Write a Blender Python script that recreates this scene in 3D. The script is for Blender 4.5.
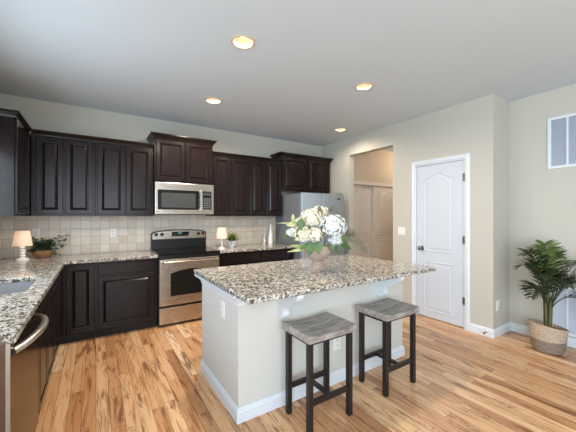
import bpy, bmesh, math, random
from mathutils import Vector, Matrix
random.seed(7)
PI = math.pi
S = bpy.context.scene
C = S.collection
for o in list(bpy.data.objects): bpy.data.objects.remove(o)

# ------------------------------------------------------------ camera, world, lights, exposure
cam = bpy.data.cameras.new('camera'); camo = bpy.data.objects.new('camera', cam); C.objects.link(camo)
camo.location = (0, 0, 1.37); camo.rotation_euler = (PI/2, 0, -math.atan(192/294.6))
cam.sensor_width = 36; cam.lens = 294.6/576*36; cam.clip_start = .02
S.camera = camo
S.view_settings.view_transform = 'Standard'; S.view_settings.look = 'None'
S.view_settings.gamma = 1; S.view_settings.exposure = 0.46; S.view_settings.use_curve_mapping = False
w = bpy.data.worlds.new('world'); S.world = w; w.use_nodes = True
bg = w.node_tree.nodes['Background']; bg.inputs[0].default_value = (.62, .78, 1, 1); bg.inputs[1].default_value = 1.4

def area(name, loc, target, sx, sy, power, col):
    l = bpy.data.lights.new(name, 'AREA'); l.shape = 'RECTANGLE'; l.size = sx; l.size_y = sy; l.energy = power; l.color = col
    o = bpy.data.objects.new(name, l); C.objects.link(o); o.location = loc
    o.rotation_euler = (Vector(target)-Vector(loc)).to_track_quat('-Z', 'Y').to_euler()
    return o
# daylight area lamps: sink window, plus unseen rear and side windows added for light
DAY = (.80, .91, 1)
area('daylight_fill_rear', (.35, -3.95, 1.45), (.35, 5, 1.45), 1.9, 2.1, 48, DAY)
area('daylight_fill_side', (-.9, -1.85, 1.4), (5, -1.85, 1.4), 3.2, 2.1, 146, DAY)
area('daylight_sink_window', (-.9, 2.45, 1.62), (5, 2.45, 1.5), 1.3, .9, 18, (.76, .89, 1))
LIGHTS = [(.972, 2.141), (1.17, 3.417), (2.38, 2.177), (3.251, 3.463)]
CZ = 2.743
for (lx, ly), pw in zip(LIGHTS, (54, 96, 24, 22)):
    l = bpy.data.lights.new('downlight', 'SPOT'); l.energy = pw; l.color = (1, .84, .66); l.spot_size = math.radians(172); l.spot_blend = .6; l.shadow_soft_size = .06
    o = bpy.data.objects.new('downlight', l); C.objects.link(o); o.location = (lx, ly, CZ-.01)
l = bpy.data.lights.new('hall_fill', 'POINT'); l.energy = 16; l.color = (1, .84, .68); l.shadow_soft_size = .12  # added lamp without a fixture, set aside to graze the closet doors
o = bpy.data.objects.new('hall_fill', l); C.objects.link(o); o.location = (5.5, 3.3, 2.55)

# ------------------------------------------------------------ material helpers
def lin(h):
    if isinstance(h, tuple): c = [x/255 for x in h]
    else: c = [int(h[i:i+2], 16)/255 for i in (0, 2, 4)]
    return tuple(x/12.92 if x <= .04045 else ((x+.055)/1.055)**2.4 for x in c) + (1,)
class NT:
    def __init__(s, name):
        s.m = bpy.data.materials.new(name); s.m.use_nodes = True; s.t = s.m.node_tree
        s.b = s.t.nodes['Principled BSDF']
    def n(s, typ, **kw):
        nd = s.t.nodes.new(typ)
        for k, v in kw.items():
            if k.startswith('i_'):
                key = k[2:]; key = int(key) if key.isdigit() else key.replace('_', ' ')
                s.set(nd.inputs[key], v)
            else: setattr(nd, k, v)
        return nd
    def set(s, inp, v):
        if isinstance(v, bpy.types.NodeSocket): s.t.links.new(v, inp)
        else: inp.default_value = v
    def math(s, op, a, b=0.0, c=0.0):
        nd = s.n('ShaderNodeMath', operation=op); s.set(nd.inputs[0], a); s.set(nd.inputs[1], b); s.set(nd.inputs[2], c); return nd.outputs[0]
    def ramp(s, fac, stops, interp='LINEAR'):
        nd = s.n('ShaderNodeValToRGB'); nd.color_ramp.interpolation = interp; e = nd.color_ramp.elements
        while len(e) < len(stops): e.new(.5)
        for el, (p, c) in zip(e, stops): el.position = p; el.color = lin(c)
        s.t.links.new(fac, nd.inputs[0]); return nd.outputs[0]
    def mix(s, fac, a, b, blend='MIX'):
        nd = s.n('ShaderNodeMix', data_type='RGBA', blend_type=blend)
        s.set(nd.inputs[0], fac); s.set(nd.inputs[6], a); s.set(nd.inputs[7], b); return nd.outputs[2]
    def coord(s, scale=(1, 1, 1), which='Object'):
        tc = s.n('ShaderNodeTexCoord'); mp = s.n('ShaderNodeMapping'); s.t.links.new(tc.outputs[which], mp.inputs[0])
        mp.inputs['Scale'].default_value = scale; return mp.outputs[0]
    def noise(s, vec, scale, detail=3, rough=.5, dist=0):
        nd = s.n('ShaderNodeTexNoise'); s.t.links.new(vec, nd.inputs['Vector'])
        nd.inputs['Scale'].default_value = scale; nd.inputs['Detail'].default_value = detail; nd.inputs['Roughness'].default_value = rough
        nd.inputs['Distortion'].default_value = dist; return nd.outputs['Fac']
    def bump(s, h, strength=.2, dist=.01):
        nd = s.n('ShaderNodeBump'); s.t.links.new(h, nd.inputs['Height']); nd.inputs['Strength'].default_value = strength
        nd.inputs['Distance'].default_value = dist; s.t.links.new(nd.outputs[0], s.b.inputs['Normal'])
    def fin(s, col=None, rough=.5, metal=0, spec=None, coat=0):
        if col is not None: s.set(s.b.inputs['Base Color'], lin(col) if isinstance(col, (str,)) else col)
        s.set(s.b.inputs['Roughness'], rough); s.set(s.b.inputs['Metallic'], metal)
        if spec is not None: s.b.inputs['Specular IOR Level'].default_value = spec
        if coat: s.b.inputs['Coat Weight'].default_value = coat; s.b.inputs['Coat Roughness'].default_value = .15
        return s.m
def simple(name, col, rough=.5, metal=0, var=.06, scale=20, spec=None, coat=0, stretch=(1, 1, 1), bump=0):
    m = NT(name); v = m.coord(stretch); nz = m.noise(v, scale, 4)
    f = m.math('MULTIPLY_ADD', nz, 2*var, 1-var)
    hs = m.n('ShaderNodeHueSaturation'); hs.inputs['Color'].default_value = lin(col); m.t.links.new(f, hs.inputs['Value'])
    if bump: m.bump(nz, bump, .005)
    return m.fin(hs.outputs[0], rough, metal, spec, coat)

M = {}
M['wall'] = simple('wall_paint', (190, 188, 178), .75, var=.012, scale=60, bump=.03)
M['ceiling'] = simple('ceiling_paint', (202, 212, 219), .9, var=.012, scale=70, bump=.06)
M['hall'] = simple('hall_paint', (206, 190, 168), .8, var=.01)
M['island'] = simple('island_paint', (204, 204, 198), .7, var=.012, scale=60, bump=.03)
M['trim'] = simple('white_trim_paint', (217, 223, 230), .35, var=.01)
M['door'] = simple('door_paint', (200, 208, 218), .38, var=.01)
M['closet'] = simple('closet_door_paint', (214, 206, 196), .45, var=.01)
M['plastic'] = simple('white_plastic', (228, 228, 226), .35, var=.01)
M['slot'] = simple('dark_slot', (60, 58, 56), .6)
M['black'] = simple('black_metal_paint', (26, 23, 24), .42, var=.15, scale=40)
M['blackglass'] = simple('black_glass', (9, 9, 11), .07, var=.02, spec=.6)
M['dkplastic'] = simple('black_plastic', (16, 16, 18), .3, var=.03)
M['mwglass'] = simple('microwave_screen', (62, 66, 67), .16, var=.06, scale=300)
M['nickel'] = simple('brushed_nickel', (150, 145, 138), .3, 1)
M['nickelb'] = simple('bright_handle_steel', (196, 190, 184), .3, .9)
M['grille'] = simple('grille_louver_paint', (190, 200, 214), .5, var=.02)
M['grilledk'] = simple('duct_dark', (92, 98, 110), .8)
M['sink'] = simple('sink_steel', (172, 174, 178), .34, .7, var=.03)
M['fridge'] = simple('fridge_steel', (170, 184, 198), .3, .55, var=.02, stretch=(1, 1, .02), scale=80)
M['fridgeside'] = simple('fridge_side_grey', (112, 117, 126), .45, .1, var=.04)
def steel():
    m = NT('stainless_steel'); v = m.coord((1, 1, 60)); nz = m.noise(v, 8, 3)
    c = m.ramp(nz, [(.3, (172, 164, 155)), (.7, (206, 199, 190))]); r = m.math('MULTIPLY_ADD', nz, .12, .2)
    return m.fin(c, r, 1)
M['steel'] = steel()
M['dwside'] = simple('dishwasher_side_grey', (84, 82, 84), .5, .1, var=.04)
M['dwsteel'] = simple('dishwasher_steel', (92, 78, 70), .24, 1, var=.05, stretch=(1, 1, .05), scale=40)
def cabinet():
    m = NT('espresso_wood'); v = m.coord((9, 9, .8)); nz = m.noise(v, 7, 5, .6, .6)
    v2 = m.coord((1, 1, 1)); n2 = m.noise(v2, 5, 3)
    c = m.ramp(nz, [(.25, (20, 13, 14)), (.55, (29, 20, 20)), (.8, (42, 30, 28))])
    c = m.mix(m.math('MULTIPLY', n2, .35), c, lin((26, 20, 21)))
    return m.fin(c, .2, 0, .24)
M['cab'] = cabinet()
M['cabdk'] = simple('cabinet_toe_kick', (20, 16, 17), .6)
def granite(name='granite', seed=0):
    m = NT(name); v = m.coord()
    nd = m.n('ShaderNodeTexNoise'); m.t.links.new(v, nd.inputs['Vector']); nd.inputs['Scale'].default_value = 45; nd.inputs['Detail'].default_value = 3
    add = m.n('ShaderNodeVectorMath', operation='MULTIPLY_ADD'); m.t.links.new(nd.outputs['Color'], add.inputs[0])
    add.inputs[1].default_value = (.035, .035, .035); m.t.links.new(v, add.inputs[2])
    vo = m.n('ShaderNodeTexVoronoi'); m.t.links.new(add.outputs[0], vo.inputs['Vector']); vo.inputs['Scale'].default_value = 66
    sp = m.n('ShaderNodeSeparateColor'); m.t.links.new(vo.outputs['Color'], sp.inputs[0])
    c1 = m.ramp(sp.outputs[0], [(0, (26, 24, 26)), (.15, (58, 52, 52)), (.24, (104, 94, 86)), (.35, (156, 146, 132)), (.48, (190, 184, 173)), (.66, (216, 212, 203)), (.86, (166, 168, 166))], 'CONSTANT')
    big = m.noise(v, 14, 3)
    c2 = m.ramp(big, [(.35, (168, 154, 136)), (.55, (216, 210, 198)), (.7, (150, 145, 140))])
    c = m.mix(.2, c1, c2)
    vo2 = m.n('ShaderNodeTexVoronoi'); m.t.links.new(v, vo2.inputs['Vector']); vo2.inputs['Scale'].default_value = 150
    sp2 = m.n('ShaderNodeSeparateColor'); m.t.links.new(vo2.outputs['Color'], sp2.inputs[0])
    c = m.mix(m.math('GREATER_THAN', sp2.outputs[1], .86), c, lin((50, 45, 45)))
    return m.fin(c, .12, 0, .5)
M['granite'] = granite()
def tiles():
    m = NT('travertine_tile'); tc = m.coord(); s = m.n('ShaderNodeSeparateXYZ'); m.t.links.new(tc, s.inputs[0])
    u = m.math('ADD', s.outputs[0], s.outputs[1]); T = .1035
    fu = m.math('DIVIDE', u, T); fz = m.math('DIVIDE', m.math('SUBTRACT', s.outputs[2], .903), T)
    iu = m.math('FLOOR', fu); iz = m.math('FLOOR', fz)
    cb = m.n('ShaderNodeCombineXYZ'); m.t.links.new(iu, cb.inputs[0]); m.t.links.new(iz, cb.inputs[1])
    wn = m.n('ShaderNodeTexWhiteNoise'); m.t.links.new(cb.outputs[0], wn.inputs['Vector'])
    def edge(f): fr = m.math('FRACT', f); return m.math('MINIMUM', fr, m.math('SUBTRACT', 1, fr))
    e = m.math('MINIMUM', edge(fu), edge(fz)); g = m.math('LESS_THAN', e, .022)
    col = m.ramp(wn.outputs['Value'], [(0, (204, 192, 176)), (.5, (216, 207, 193)), (1, (226, 218, 206))])
    nz = m.noise(tc, 16, 4); col = m.mix(m.math('MULTIPLY', nz, .45), col, lin((192, 176, 160)))
    col = m.mix(m.math('MULTIPLY', g, .75), col, lin((160, 148, 134)))
    h = m.math('SMOOTH_MIN', m.math('MULTIPLY', e, 8), .4, .2); m.bump(m.math('MULTIPLY_ADD', nz, .1, h), .5, .006)
    return m.fin(col, .42)
M['tile'] = tiles()
def planks():
    m = NT('hickory_plank_floor'); tc = m.coord(); s = m.n('ShaderNodeSeparateXYZ'); m.t.links.new(tc, s.inputs[0])
    W = .083; L = 1.15
    fx = m.math('DIVIDE', s.outputs[0], W); ix = m.math('FLOOR', fx)
    w1 = m.n('ShaderNodeTexWhiteNoise', noise_dimensions='1D'); m.t.links.new(ix, w1.inputs['W'])
    fy = m.math('ADD', m.math('DIVIDE', s.outputs[1], L), m.math('MULTIPLY', w1.outputs['Value'], 7.3)); iy = m.math('FLOOR', fy)
    cb = m.n('ShaderNodeCombineXYZ'); m.t.links.new(ix, cb.inputs[0]); m.t.links.new(iy, cb.inputs[1])
    wn = m.n('ShaderNodeTexWhiteNoise'); m.t.links.new(cb.outputs[0], wn.inputs['Vector'])
    off = m.n('ShaderNodeVectorMath', operation='SCALE'); m.t.links.new(wn.outputs['Color'], off.inputs[0]); off.inputs['Scale'].default_value = 30
    base = m.ramp(wn.outputs['Value'], [(0, (176, 126, 86)), (.1, (198, 146, 102)), (.35, (214, 166, 120)), (.6, (222, 176, 131)), (.85, (230, 189, 146)), (1, (237, 204, 166))])
    mp = m.coord((26, 1.3, 1)); ad = m.n('ShaderNodeVectorMath'); m.t.links.new(mp, ad.inputs[0]); m.t.links.new(off.outputs[0], ad.inputs[1])
    g1 = m.noise(ad.outputs[0], 1.5, 5, .62, 1.2)
    mp2 = m.coord((9, 1.1, 1)); ad2 = m.n('ShaderNodeVectorMath'); m.t.links.new(mp2, ad2.inputs[0]); m.t.links.new(off.outputs[0], ad2.inputs[1])
    g2 = m.noise(ad2.outputs[0], 1.4, 3, .55, 1.6)
    grain = m.ramp(g1, [(.32, (190, 144, 108)), (.5, (255, 255, 255)), (.75, (255, 250, 240))])
    col = m.mix(.75, base, grain, 'MULTIPLY')
    heart = m.math('SMOOTH_MIN', m.math('MULTIPLY', m.math('MAXIMUM', m.math('SUBTRACT', g2, .575), 0), 9), .72, .05)
    col = m.mix(heart, col, lin((112, 66, 38)))
    line = m.math('MULTIPLY', m.math('LESS_THAN', m.math('ABSOLUTE', m.math('SUBTRACT', g2, .56)), .008), .55)
    col = m.mix(line, col, lin((96, 58, 34)))
    def edge(f): fr = m.math('FRACT', f); return m.math('MINIMUM', fr, m.math('SUBTRACT', 1, fr))
    gap = m.math('MAXIMUM', m.math('LESS_THAN', edge(fx), .018), m.math('LESS_THAN', edge(fy), .0014))
    col = m.mix(m.math('MULTIPLY', gap, .6), col, lin((84, 52, 32)))
    m.bump(m.math('SUBTRACT', m.math('MULTIPLY', g1, .12), gap), .25, .002)
    return m.fin(col, m.math('MULTIPLY_ADD', g1, .1, .2), 0, .5)
M['floor'] = planks()
def greywood():
    m = NT('weathered_grey_wood'); v = m.coord((2.2, 22, 10)); g = m.noise(v, 2.2, 6, .62, .9)
    c = m.ramp(g, [(.28, (98, 91, 86)), (.46, (146, 139, 133)), (.6, (178, 172, 166)), (.8, (200, 195, 189))])
    m.bump(g, .35, .003); return m.fin(c, .5)
M['greywood'] = greywood()
def woven(name, c1, c2, sz=55):
    m = NT(name); v = m.coord(); s = m.n('ShaderNodeSeparateXYZ'); m.t.links.new(v, s.inputs[0])
    wv = m.n('ShaderNodeTexWave', bands_direction='Z'); m.t.links.new(v, wv.inputs[0]); wv.inputs['Scale'].default_value = sz/2.2; wv.inputs['Distortion'].default_value = 4; wv.inputs['Detail'].default_value = 2; wv.inputs['Detail Scale'].default_value = 3
    nz = m.noise(v, 60, 3)
    c = m.ramp(m.math('MULTIPLY_ADD', nz, .5, m.math('MULTIPLY', wv.outputs['Fac'], .5)), [(.2, c1), (.75, c2)])
    m.bump(wv.outputs['Fac'], .8, .006); return m.fin(c, .8)
M['basket_light'] = woven('seagrass_light', (150, 130, 108), (218, 200, 178))
M['basket_dark'] = woven('seagrass_grey', (104, 92, 80), (160, 146, 130))
M['basket_brown'] = woven('wicker_brown', (96, 64, 40), (172, 128, 88), 90)
M['soil'] = simple('soil', (52, 38, 30), .9, var=.3, scale=80)
M['urn'] = simple('terracotta_wash', (172, 150, 136), .85, var=.3, scale=30, bump=.3)
M['ceramic'] = simple('white_ceramic', (232, 230, 226), .25, var=.01)
def speckpot():
    m = NT('blue_speckled_ceramic'); v = m.coord(); nz = m.noise(v, 60, 2)
    return m.fin(m.ramp(nz, [(.46, (228, 230, 232)), (.56, (120, 132, 150))]), .3)
M['speckle'] = speckpot()
def leaf(name, a, b, rough=.45):
    m = NT(name); v = m.coord(); nz = m.noise(v, 18, 3)
    c = m.ramp(nz, [(.3, a), (.7, b)]); m.b.inputs['Subsurface Weight'].default_value = 0
    return m.fin(c, rough)
M['palm'] = leaf('palm_green', (24, 38, 22), (52, 68, 36), .4)
M['palmlt'] = leaf('palm_light_green', (66, 88, 38), (104, 120, 58), .4)
M['stemg'] = leaf('stem_green', (66, 68, 36), (100, 92, 54))
M['ivy'] = leaf('ivy_green', (28, 44, 30), (66, 84, 56))
M['leaf'] = leaf('leaf_green', (50, 78, 28), (88, 118, 46))
M['leafpale'] = leaf('pale_leaf', (128, 148, 84), (186, 192, 140))
M['fern'] = leaf('fern_olive', (56, 60, 34), (104, 98, 62))
M['succ'] = leaf('succulent_green', (64, 96, 34), (118, 146, 56))
M['petal'] = leaf('cream_petal', (218, 211, 184), (240, 237, 220), .6)
M['core'] = leaf('flower_core', (120, 128, 78), (150, 152, 104), .7)
M['petalblue'] = leaf('white_petal', (214, 220, 220), (238, 241, 240), .6)
def shade_mat():
    m = NT('linen_shade'); m.fin((.93, .84, .74, 1), .8); m.b.inputs['Transmission Weight'].default_value = 0
    t = m.n('ShaderNodeBsdfTranslucent'); t.inputs[0].default_value = (1, .86, .74, 1); mx = m.n('ShaderNodeMixShader'); mx.inputs[0].default_value = .45
    m.t.links.new(m.b.outputs[0], mx.inputs[1]); m.t.links.new(t.outputs[0], mx.inputs[2]); m.t.links.new(mx.outputs[0], m.t.nodes['Material Output'].inputs[0]); return m.m
M['shade'] = shade_mat()
def emit(name, col, st):
    m = NT(name); m.b.inputs['Emission Color'].default_value = lin(col); m.b.inputs['Emission Strength'].default_value = st; return m.fin(lin(col), .5)
M['bulb'] = emit('lit_bulb_lens', (255, 228, 196), 2.6)
M['canwhite'] = simple('can_reflector', (214, 196, 172), .5, var=.01)
M['led'] = emit('display_digits', (96, 170, 160), .6)
def glassm():
    m = NT('window_glass'); m.b.inputs['Transmission Weight'].default_value = 1; return m.fin((1, 1, 1, 1), .0)
M['glass'] = glassm()

# ------------------------------------------------------------ object helpers
def root_of(o):
    while o.parent: o = o.parent
    return o
def link(name, bm, mat, parent=None, org=None, smooth=False, bevel=0):
    """one mesh object; vertices of bm are in world space, stored relative to the thing's base"""
    bmesh.ops.recalc_face_normals(bm, faces=bm.faces)
    if parent is not None: off = Vector(ORG[root_of(parent).name])
    else: off = Vector(org) if org else Vector((0, 0, 0))
    bmesh.ops.translate(bm, verts=bm.verts, vec=-off)
    me = bpy.data.meshes.new(name); bm.to_mesh(me); bm.free(); me.materials.append(mat)
    if smooth:
        for p in me.polygons: p.use_smooth = True
    o = bpy.data.objects.new(name, me); C.objects.link(o)
    if parent is not None: o.parent = parent
    else: o.location = off; ORG[o.name] = tuple(off)
    if smooth:
        try: me.set_sharp_from_angle(angle=math.radians(40))
        except Exception: pass
    if bevel:
        md = o.modifiers.new('bevel', 'BEVEL'); md.width = bevel; md.segments = 2; md.limit_method = 'ANGLE'; md.angle_limit = .6
    return o
ORG = {}
def thing(name, label, cat, loc, group=None, kind=None):
    o = bpy.data.objects.new(name, None); C.objects.link(o); o.location = loc; o.empty_display_size = .1
    ORG[o.name] = tuple(loc)
    return tag(o, label, cat, group, kind)
def tag(o, label=None, cat=None, group=None, kind=None):
    if label: o['label'] = label
    if cat: o['category'] = cat
    if group: o['group'] = group
    if kind: o['kind'] = kind
    return o
def struct(name, bm, mat, **kw):
    o = link(name, bm, mat, **kw); o['kind'] = 'structure'; return o
def copy_tree(o, loc, label):
    r = o.copy(); C.objects.link(r); r.location = loc; r['label'] = label; ORG[r.name] = tuple(loc)
    for ch in list(o.children):
        c = ch.copy(); C.objects.link(c); c.parent = r
        for g in list(ch.children):
            d = g.copy(); C.objects.link(d); d.parent = c
    return r
def new(): return bmesh.new()
def box(bm, x0, x1, y0, y1, z0, z1):
    v = [bm.verts.new((x, y, z)) for x in (x0, x1) for y in (y0, y1) for z in (z0, z1)]
    for f in ((0, 1, 3, 2), (4, 6, 7, 5), (0, 4, 5, 1), (2, 3, 7, 6), (0, 2, 6, 4), (1, 5, 7, 3)): bm.faces.new([v[i] for i in f])
    return bm
def B(*a): return box(new(), *a)
def boxes(*l):
    bm = new()
    for a in l: box(bm, *a)
    return bm
def rings(bm, lists, cap0=True, cap1=True):
    """lists: list of equal-length closed loops of points"""
    vs = [[bm.verts.new(p) for p in L] for L in lists]; n = len(vs[0])
    for a, b in zip(vs, vs[1:]):
        for i in range(n): bm.faces.new((a[i], a[(i+1) % n], b[(i+1) % n], b[i]))
    if cap0: bm.faces.new(list(reversed(vs[0])))
    if cap1: bm.faces.new(vs[-1])
    return bm
def lathe(bm, c, prof, n=28, cap0=True, cap1=True, f=None):
    L = []
    for r, z in prof:
        L.append([(c[0]+r*math.cos(2*PI*i/n), c[1]+r*math.sin(2*PI*i/n), c[2]+z + (f(2*PI*i/n, r, z) if f else 0)) for i in range(n)])
    return rings(bm, L, cap0, cap1)
def tube(bm, pts, r, n=8, r1=None):
    P = [Vector(p) for p in pts]; L = []; N = len(P); up = Vector((0, 0, 1))
    prev = None
    for i, p in enumerate(P):
        t = (P[min(i+1, N-1)]-P[max(i-1, 0)]).normalized()
        if prev is None: a = t.cross(up if abs(t.z) < .95 else Vector((1, 0, 0))).normalized()
        else: a = (prev - t*prev.dot(t)).normalized()
        prev = a; b = t.cross(a); rr = r if r1 is None else r+(r1-r)*i/(N-1)
        L.append([p+a*rr*math.cos(2*PI*k/n)+b*rr*math.sin(2*PI*k/n) for k in range(n)])
    return rings(bm, L)
def disc(bm, c, r, ax, t, n=24, r2=None):
    """short cylinder from c along axis ax ('x','y','z'), signed length t"""
    L = []
    for k, rr in ((0, r), (t, r if r2 is None else r2)):
        L.append([])
        for i in range(n):
            a = 2*PI*i/n; u = rr*math.cos(a); v = rr*math.sin(a)
            L[-1].append({'x': (c[0]+k, c[1]+u, c[2]+v), 'y': (c[0]+u, c[1]+k, c[2]+v), 'z': (c[0]+u, c[1]+v, c[2]+k)}[ax])
    return rings(bm, L)
def frameY(x, y, z): return lambda u, v, d: (x+u, y-d, z+v)          # faces -y
def frameX(x, y, z): return lambda u, v, d: (x+d, y+u, z+v)          # faces +x
def frameNX(x, y, z): return lambda u, v, d: (x-d, y+u, z+v)         # faces -x
def raised(bm, F, w, h, t=.02, st=.046, prof=True):
    """a raised-panel cabinet door lying on the plane of frame F"""
    def rect(i, d): return [F(i, i, d), F(w-i, i, d), F(w-i, h-i, d), F(i, h-i, d)]
    R = [(0, 0), (0, t-.004), (.004, t)]
    if prof: R += [(st, t), (st+.005, t-.010), (st+.010, t-.011), (st+.027, t-.001), (st+.029, t-.0005)]
    return rings(bm, [rect(i, d) for i, d in R])
def arch_outline(w, h, a, i):
    pts = [(i, i), (w-i, i)]
    for k in range(17):
        u = w-i-(w-2*i)*k/16; s = (u-w/2)/(w*.44); b = math.sin(PI/2*(1-min(1, abs(s))))**1.6
        pts.append((u, h-a+a*b-i))
    return pts
def panel_mold(bm, F, u0, v0, w, h, a=0, k=1.0):
    L = []
    for i, d in ((0, 0), (.004, .005), (.012, .006), (.02, .001), (.03, .001), (.055, .005), (.057, .005)):
        pts = arch_outline(w, h, a, i) if a else [(i, i), (w-i, i), (w-i, h-i), (i, h-i)]
        L.append([F(u0+u, v0+v, d*k) for u, v in pts])
    return rings(bm, L)
def sweep(bm, path, prof, F=lambda p, z: (p.x, p.y, z), left=False):
    """path: 2D points; prof: closed loop of (outward offset, height)"""
    P = [Vector(p) for p in path]; L = []; s = 1 if left else -1
    for i, p in enumerate(P):
        ds = []
        if i > 0: ds.append((P[i]-P[i-1]).normalized())
        if i < len(P)-1: ds.append((P[i+1]-P[i]).normalized())
        ns = [Vector((-d.y, d.x))*s for d in ds]
        nrm = ns[0] if len(ns) == 1 else (ns[0]+ns[1])/(1+ns[0].dot(ns[1]))
        L.append([F(p+nrm*o, z) for o, z in prof])
    return rings(bm, L)
def boolean(o, cutters):
    for c in cutters:
        md = o.modifiers.new('cut', 'BOOLEAN'); md.operation = 'DIFFERENCE'; md.object = c; md.solver = 'EXACT'
    bpy.context.view_layer.update()
    dg = bpy.context.evaluated_depsgraph_get(); me = bpy.data.meshes.new_from_object(o.evaluated_get(dg))
    o.modifiers.clear(); o.data = me
    for c in cutters: bpy.data.objects.remove(c)
def leafmesh(bm, base, d, up, length, width, fold=.15, droop=.2, n=4, tip=.0):
    """leaf blade with a folded midrib, built of two strips"""
    d = Vector(d).normalized(); up = Vector(up); side = d.cross(up)
    if side.length < 1e-4: side = d.cross(Vector((1, 0, 0)))
    side.normalize(); nrm = side.cross(d).normalized(); rows = []
    for i in range(n+1):
        t = i/n; wd = width*.5*math.sin(PI*min(1, .06+t*.94)**.8)
        if i == n: wd = 0.0008
        c = Vector(base)+d*length*t - Vector((0, 0, 1))*droop*length*t*t
        rows.append((bm.verts.new(c-side*wd+nrm*fold*wd), bm.verts.new(c), bm.verts.new(c+side*wd+nrm*fold*wd)))
    for a, b in zip(rows, rows[1:]):
        bm.faces.new((a[0], a[1], b[1], b[0])); bm.faces.new((a[1], a[2], b[2], b[1]))

# ------------------------------------------------------------ room shell
XL, YB, XR, XF = -.92, 4.52, 3.74, 4.17
YC = 1.515; YR = -4.0
struct('floor', B(XL-.1, 6.3, YR-.1, YB+.1, -.06, 0), M['floor'])
ce = struct('ceiling', B(XL-.1, 6.3, YR-.1, YB+.1, CZ, CZ+.12), M['ceiling'])
cut = []
for lx, ly in LIGHTS:
    c = link('cutter', disc(new(), (lx, ly, CZ-.05), .079, 'z', .3, 32), M['trim']); cut.append(c)
boolean(ce, cut)
struct('wall_back', B(XL-.1, XR+.12, YB, YB+.1, 0, CZ), M['wall'])
# left wall with the window over the sink and the added side window
sw = (1.8, 3.1, 1.17, 2.07); gw = (-3.45, -.25, .35, 2.45)
struct('wall_left', boxes((XL-.1, XL, YR, gw[0], 0, CZ), (XL-.1, XL, gw[0], gw[1], 0, gw[2]), (XL-.1, XL, gw[0], gw[1], gw[3], CZ), (XL-.1, XL, gw[1], sw[0], 0, CZ),
       (XL-.1, XL, sw[0], sw[1], 0, sw[2]), (XL-.1, XL, sw[0], sw[1], sw[3], CZ), (XL-.1, XL, sw[1], YB, 0, CZ)), M['wall'])
rw = [(-.6, 1.3)]
struct('wall_rear', boxes((XL-.1, rw[0][0], YR-.1, YR, 0, CZ), (rw[0][1], XF+.12, YR-.1, YR, 0, CZ),
       *[(a, b, YR-.1, YR, 0, .4) for a, b in rw], *[(a, b, YR-.1, YR, 2.5, CZ) for a, b in rw]), M['wall'])
OP = (2.848, 3.767, 2.44)                       # hall opening
DR = (1.812, 2.485, 2.075)                       # pantry door opening
struct('wall_right', boxes((XR, XR+.12, OP[1], YB, 0, CZ), (XR, XR+.12, OP[0], OP[1], OP[2], CZ), (XR, XR+.12, DR[1], OP[0], 0, CZ),
       (XR, XR+.12, DR[0], DR[1], DR[2], CZ), (XR, XR+.12, YC, DR[0], 0, CZ)), M['wall'])
struct('wall_corner_return', B(XR+.12, XF+.12, YC, YC+.12, 0, CZ), M['wall'])
struct('wall_right_front', B(XF, XF+.12, YR, YC, 0, CZ), M['wall'])
# hall beyond the opening
HY = 4.05
struct('wall_hall_back', boxes((XR+.12, 4.03, HY, HY+.1, 0, CZ), (4.03, 5.52, HY, HY+.1, 1.99, CZ), (5.52, 6.3, HY, HY+.1, 0, CZ)), M['hall'])
struct('wall_hall_right', B(6.2, 6.3, 1.64, HY, 0, CZ), M['hall'])
struct('wall_hall_front', B(XR+.12, 6.2, 1.635, 1.735, 0, CZ), M['hall'])
# unseen windows; rear and side ones sized for the light, third over the sink
def window(name, ax, a0, a1, z0, z1, p):
    fr = new(); t = .05
    def bb(a, b, c, d, q0=-.07, q1=-.02):
        if ax == 'x': box(fr, a, b, p+q0, p+q1, c, d)
        else: box(fr, p+q0, p+q1, a, b, c, d)
    bb(a0, a0+t, z0, z1); bb(a1-t, a1, z0, z1); bb(a0+t, a1-t, z0, z0+t); bb(a0+t, a1-t, z1-t, z1); mid = (a0+a1)/2; bb(mid-.02, mid+.02, z0+t, z1-t)
    return struct(name, fr, M['trim'])
window('window_1', 'x', *rw[0], .4, 2.5, YR)
window('window_2', 'y', gw[0], gw[1], gw[2], gw[3], XL)
window('window_3', 'y', sw[0], sw[1], sw[2], sw[3], XL)
# baseboards
BBP = [(0, 0), (.014, 0), (.014, .07), (.010, .078), (.009, .088), (.004, .096), (0, .096)]
struct('baseboard_right', sweep(new(), [(XR, DR[0]-.058), (XR, YC), (XF, YC), (XF, YR)], BBP), M['trim'])
struct('baseboard_passage', sweep(new(), [(XR, OP[0]), (XR, DR[1]+.058)], BBP), M['trim'])
# pantry door: casing, slab, hinges, knob
CP = [(-.0, 0), (-.0, .012), (.008, .016), (.036, .018), (.05, .010), (.053, 0)]
struct('trim_1', sweep(new(), [(DR[0], 0), (DR[0], DR[2]), (DR[1], DR[2]), (DR[1], 0)], CP, F=lambda p, z: (XR-z, p.x, p.y), left=True), M['trim'])
struct('trim_2', boxes((XR, XR+.12, DR[0], DR[0]+.018, 0, DR[2]), (XR, XR+.12, DR[1]-.018, DR[1], 0, DR[2]), (XR, XR+.12, DR[0]+.018, DR[1]-.018, DR[2]-.018, DR[2])), M['trim'])
dy0, dy1 = DR[0]+.022, DR[1]-.022
dr = struct('door_1', B(XR+.016, XR+.05, dy0, dy1, .012, DR[2]-.022), M['door'], org=(XR+.03, (dy0+dy1)/2, 0))
FP = frameNX(XR+.016, 0, 0)
link('door_panel', panel_mold(new(), FP, 1.955, .895, .405, 1.045, .07, 1.5), M['door'], dr, smooth=False)
link('door_panel', panel_mold(new(), FP, 1.955, .10, .405, .66, 0, 1.5), M['door'], dr)
kn = new(); disc(kn, (XR+.016, 2.385, .93), .031, 'x', -.008); disc(kn, (XR+.008, 2.385, .93), .012, 'x', -.03)
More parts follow.
